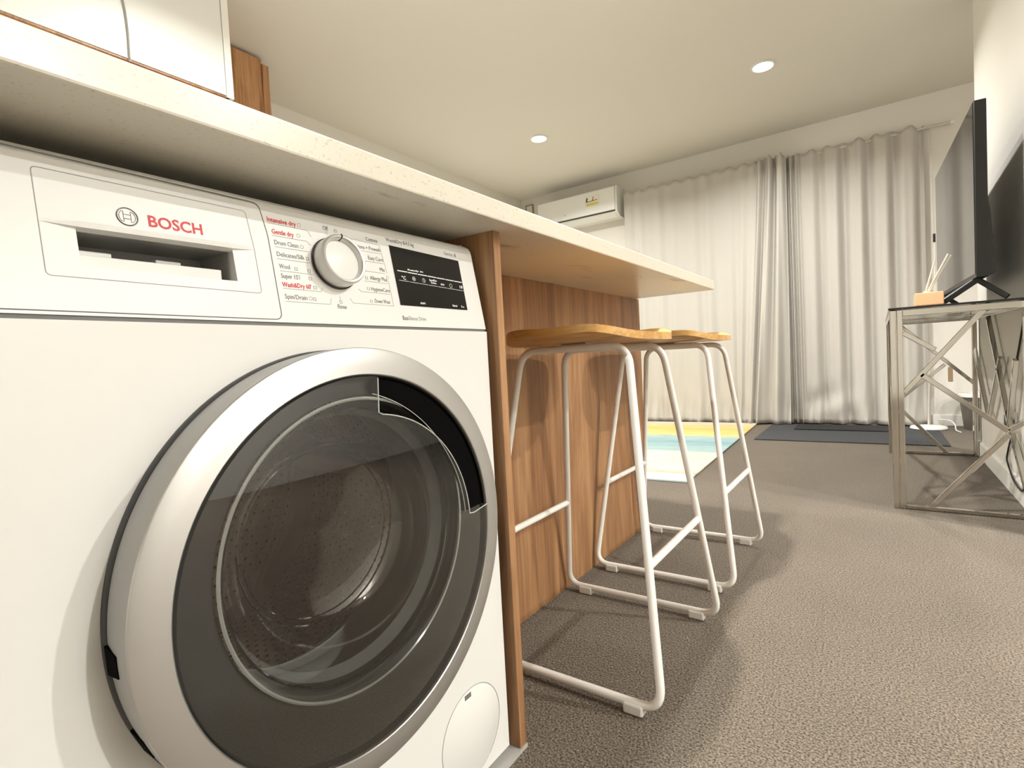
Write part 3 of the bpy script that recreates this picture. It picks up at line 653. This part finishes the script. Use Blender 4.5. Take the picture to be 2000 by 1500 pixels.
# ------------------------------------------------------------------ console table
TX0, TX1, TY0, TY1, TZ = 2.52, 3.82, -.434, -.035, .772
ct = thing('console_table', 'chrome framed console table with lattice sides and black glass top against the wall', 'table', (3.17, -.22, 0))
box('glass_top', 'black_glass', ct, TX0-.004, TX1+.004, TY0-.002, TY1+.004, TZ, TZ+.008, bevel=.001)
LG = .040
for lx_ in (TX0, TX1-LG):
    for ly_ in (TY0, TY1-LG):
        lw_ = .019 if ly_ == TY0 else LG
        MB().box(lx_, lx_+LG/2-.0012, ly_, ly_+lw_/2-.0012, 0, TZ-.001).box(lx_+LG/2+.0012, lx_+LG, ly_, ly_+lw_/2-.0012, 0, TZ-.001).box(lx_, lx_+LG/2-.0012, ly_+lw_/2+.0012, ly_+lw_, 0, TZ-.001).box(lx_+LG/2+.0012, lx_+LG, ly_+lw_/2+.0012, ly_+lw_, 0, TZ-.001).box(lx_+.004, lx_+LG-.004, ly_+.004, ly_+lw_-.004, .001, TZ-.002).build('leg', 'chrome', ct, bevel=.002)
for ly_ in (TY0, TY1-.022): box('top_rail', 'chrome', ct, TX0+LG, TX1-LG, ly_, ly_+.022, TZ-.026, TZ-.001, bevel=.002)
for lx_ in (TX0+.002, TX1-.024):
    box('top_rail', 'chrome', ct, lx_, lx_+.022, TY0+.019, TY1-LG, TZ-.026, TZ-.001, bevel=.002)
    box('bottom_rail', 'chrome', ct, lx_, lx_+.016, TY0+.019, TY1-LG, .002, .016, bevel=.002)
def bars(lst, name='lattice_bar'):
    for a_, b_2, up_ in lst: MB().bar(a_, b_2, .018, .018, upv=up_).build(name, 'chrome', ct, bevel=.002)
xn = TX0+.014
Tn = lambda y, z: (xn, y, z)
bars([(Tn(-.075, .683), Tn(-.172, .613), (1, 0, 0)), (Tn(-.075, .452), Tn(-.310, .750), (1, 0, 0)), (Tn(-.128, .522), Tn(-.372, .312), (1, 0, 0)), (Tn(-.150, .012), Tn(-.372, .300), (1, 0, 0)), (Tn(-.372, .312), Tn(-.416, .350), (1, 0, 0))])
xf = TX1-.014
Tf = lambda y, z: (xf, y, z)
bars([(Tf(-.095, .750), Tf(-.424, .400), (1, 0, 0)), (Tf(-.074, .300), Tf(-.300, .510), (1, 0, 0)), (Tf(-.074, .285), Tf(-.300, .012), (1, 0, 0))])
yb_ = TY0+.012
Tb = lambda x, z: (x, yb_, z)
bars([(Tb(3.33, .748), Tb(2.86, .30), (0, 1, 0)), (Tb(3.77, .59), Tb(3.35, .26), (0, 1, 0)), (Tb(3.35, .26), Tb(3.02, .56), (0, 1, 0)), (Tb(2.72, .56), Tb(2.86, .30), (0, 1, 0)), (Tb(2.56, .10), Tb(2.86, .30), (0, 1, 0))])
yf_ = TY1-.012
Tq = lambda x, z: (x, yf_, z)
bars([(Tq(2.56, .70), Tq(3.05, .35), (0, 1, 0)), (Tq(3.05, .35), Tq(3.30, .748), (0, 1, 0)), (Tq(2.56, .20), Tq(2.90, .46), (0, 1, 0)), (Tq(3.20, .60), Tq(3.78, .30), (0, 1, 0))])

# ------------------------------------------------------------------ television
TVN, TVF = Vector((2.555, -.292, 0)), Vector((3.585, -.257, 0))
tv = thing('television', 'black flat screen television standing on the chrome console table', 'television', (3.07, -.275, TZ+.008))
ax = (TVF-TVN).normalized(); sn = Vector((-ax.y, ax.x, 0))      # sn points to the viewer's side (+y)
LTV = (TVF-TVN).length
def tvp(a, d, z): p = TVN+ax*a+sn*d; return (p.x, p.y, z)
def tvbox(a0, a1, d0, d1, z0, z1):
    v = [tvp(a, d, z) for z in (z0, z1) for a, d in ((a0, d0), (a1, d0), (a1, d1), (a0, d1))]
    return MB().add(v, [(0, 3, 2, 1), (4, 5, 6, 7), (0, 1, 5, 4), (1, 2, 6, 5), (2, 3, 7, 6), (3, 0, 4, 7)])
tvbox(0, LTV, -.038, -.002, .868, 1.497).build('frame', 'tv_black', tv, bevel=.003)
tvbox(.006, LTV-.006, -.0025, 0, .882, 1.491).build('screen', 'tv_screen', tv)
hb = MB(); v = [tvp(a, d, z) for a, z, d in ((.03, .875, -.038), (LTV-.03, .875, -.038), (LTV-.03, 1.20, -.038), (.03, 1.20, -.038), (.05, .885, -.066), (LTV-.05, .885, -.066), (LTV-.10, 1.12, -.060), (.10, 1.12, -.060))]
hb.add(v, [(0, 1, 2, 3), (7, 6, 5, 4), (0, 4, 5, 1), (1, 5, 6, 2), (2, 6, 7, 3), (3, 7, 4, 0)]); hb.build('back_housing', 'tv_back', tv, bevel=.004)
for a in (.09, LTV-.09):
    ft = MB()
    ft.bar(tvp(a, -.018, .868), tvp(a-.02, .085, TZ+.0205), .030, .020); ft.bar(tvp(a, -.018, .868), tvp(a-.02, -.100, TZ+.0205), .030, .020)
    ft.build('stand_foot', 'tv_black', tv, bevel=.003)

# ------------------------------------------------------------------ reed diffuser
rd = thing('reed_diffuser', 'low orange reed diffuser block with white reeds on the console table', 'diffuser', (2.575, -.145, TZ+.0085))
MB().box(2.545, 2.615, -.202, -.115, TZ+.0085, TZ+.058).build('vessel', 'orange', rd, bevel=.004)
MB().lathe([(.0005, TZ+.058), (.014, TZ+.058), (.014, TZ+.064), (.0005, TZ+.064)], 2.58, 0, 20, axis='z', cy=-.156).build('neck', 'reed', rd)
for q, (a_, b_2) in enumerate((((2.58, -.150, TZ+.062), (2.575, -.180, TZ+.180)), ((2.58, -.156, TZ+.062), (2.570, -.218, TZ+.195)), ((2.58, -.160, TZ+.062), (2.578, -.227, TZ+.190)))):
    MB().tube([a_, b_2], .0032, 8).build('reed', 'reed', rd, smooth=True)

# ------------------------------------------------------------------ wall outlet, plug and cord
wo = thing('power_outlet', 'white double power outlet low on the wall behind the console table', 'outlet', (2.90, WR, .30))
box('plate', 'trim', wo, 2.855, 2.975, WR+.0005, WR+.009, .265, .345, bevel=.002)
for xx in (2.885, 2.945): box('switch', 'white_plastic', wo, xx-.008, xx+.008, WR+.009, WR+.012, .322, .338, bevel=.001)
tc_ = thing('appliance_lead', 'black power cord with plug looping down the wall behind the console table', 'cord', (2.90, WR+.02, .1))
box('plug', 'cord', tc_, 2.880, 2.925, WR+.0125, WR+.032, .285, .332, bevel=.005)
cpts = [(2.68, -.438, .735), (2.70, -.4405, .70), (2.80, -.4405, .58), (2.885, -.4405, .50), (2.90, -.438, .42), (2.905, -.428, .332)]
MB().tube(fillet(cpts, .08), .0035, 8).build('cable', 'cord', tc_, smooth=True)
cpts = [(2.905, -.425, .285), (2.905, -.434, .24), (3.02, -.4405, .17), (3.06, -.440, .12), (2.86, -.4305, .07), (2.70, -.4305, .06), (2.66, -.431, .085), (2.74, -.4405, .16), (2.78, -.4405, .20), (2.83, -.436, .25), (2.885, -.427, .285)]
MB().tube(fillet(cpts, .06), .0035, 8).build('cable', 'cord', tc_, smooth=True)

# ------------------------------------------------------------------ corner bits beyond the table
sd_ = thing('floor_stand', 'small white stand with round base and hooked top near the curtain edge', 'stand', (4.90, -.285, 0))
MB().lathe([(.0005, .0005), (.105, .0005), (.112, .008), (.106, .020), (.03, .028), (.0005, .030)], 4.90, 0, 40, axis='z', cy=-.285).build('base', 'trim', sd_, smooth=True)
MB().tube(fillet([(4.90, -.285, .028), (4.90, -.300, .51), (4.90, -.400, .52), (4.90, -.415, .45)], .04), .006, 10).build('pole', 'rail', sd_, smooth=True)
MB().box(4.885, 4.915, -.428, -.402, .345, .45).build('holder', 'brown_trim', sd_, bevel=.003)
bn = thing('waste_bin', 'round dark waste bin with white liner in the far corner behind the table', 'bin', (4.93, -.575, 0))
MB().lathe([(.0005, .001), (.085, .001), (.088, .006), (.115, .245), (.119, .25), (.114, .25), (.084, .01), (.0005, .008)], 4.93, 0, 40, axis='z', cy=-.575).build('tub', 'bin', bn, smooth=True)
MB().lathe([(.110, .20), (.113, .252), (.118, .262), (.122, .255), (.1205, .235)], 4.93, 0, 40, axis='z', cy=-.575).build('liner', 'trim', bn, smooth=True)
tag(MB().tube(fillet([(5.075, -.36, .05), (5.00, -.42, .055), (4.93, -.44, .03), (4.80, -.43, .006), (4.72, -.45, .006)], .05), .004, 8).build('white_cable', 'trim', None, smooth=True, origin=(4.9, -.4, 0)), 'loose white cable on the carpet beside the dark bin', 'cable')
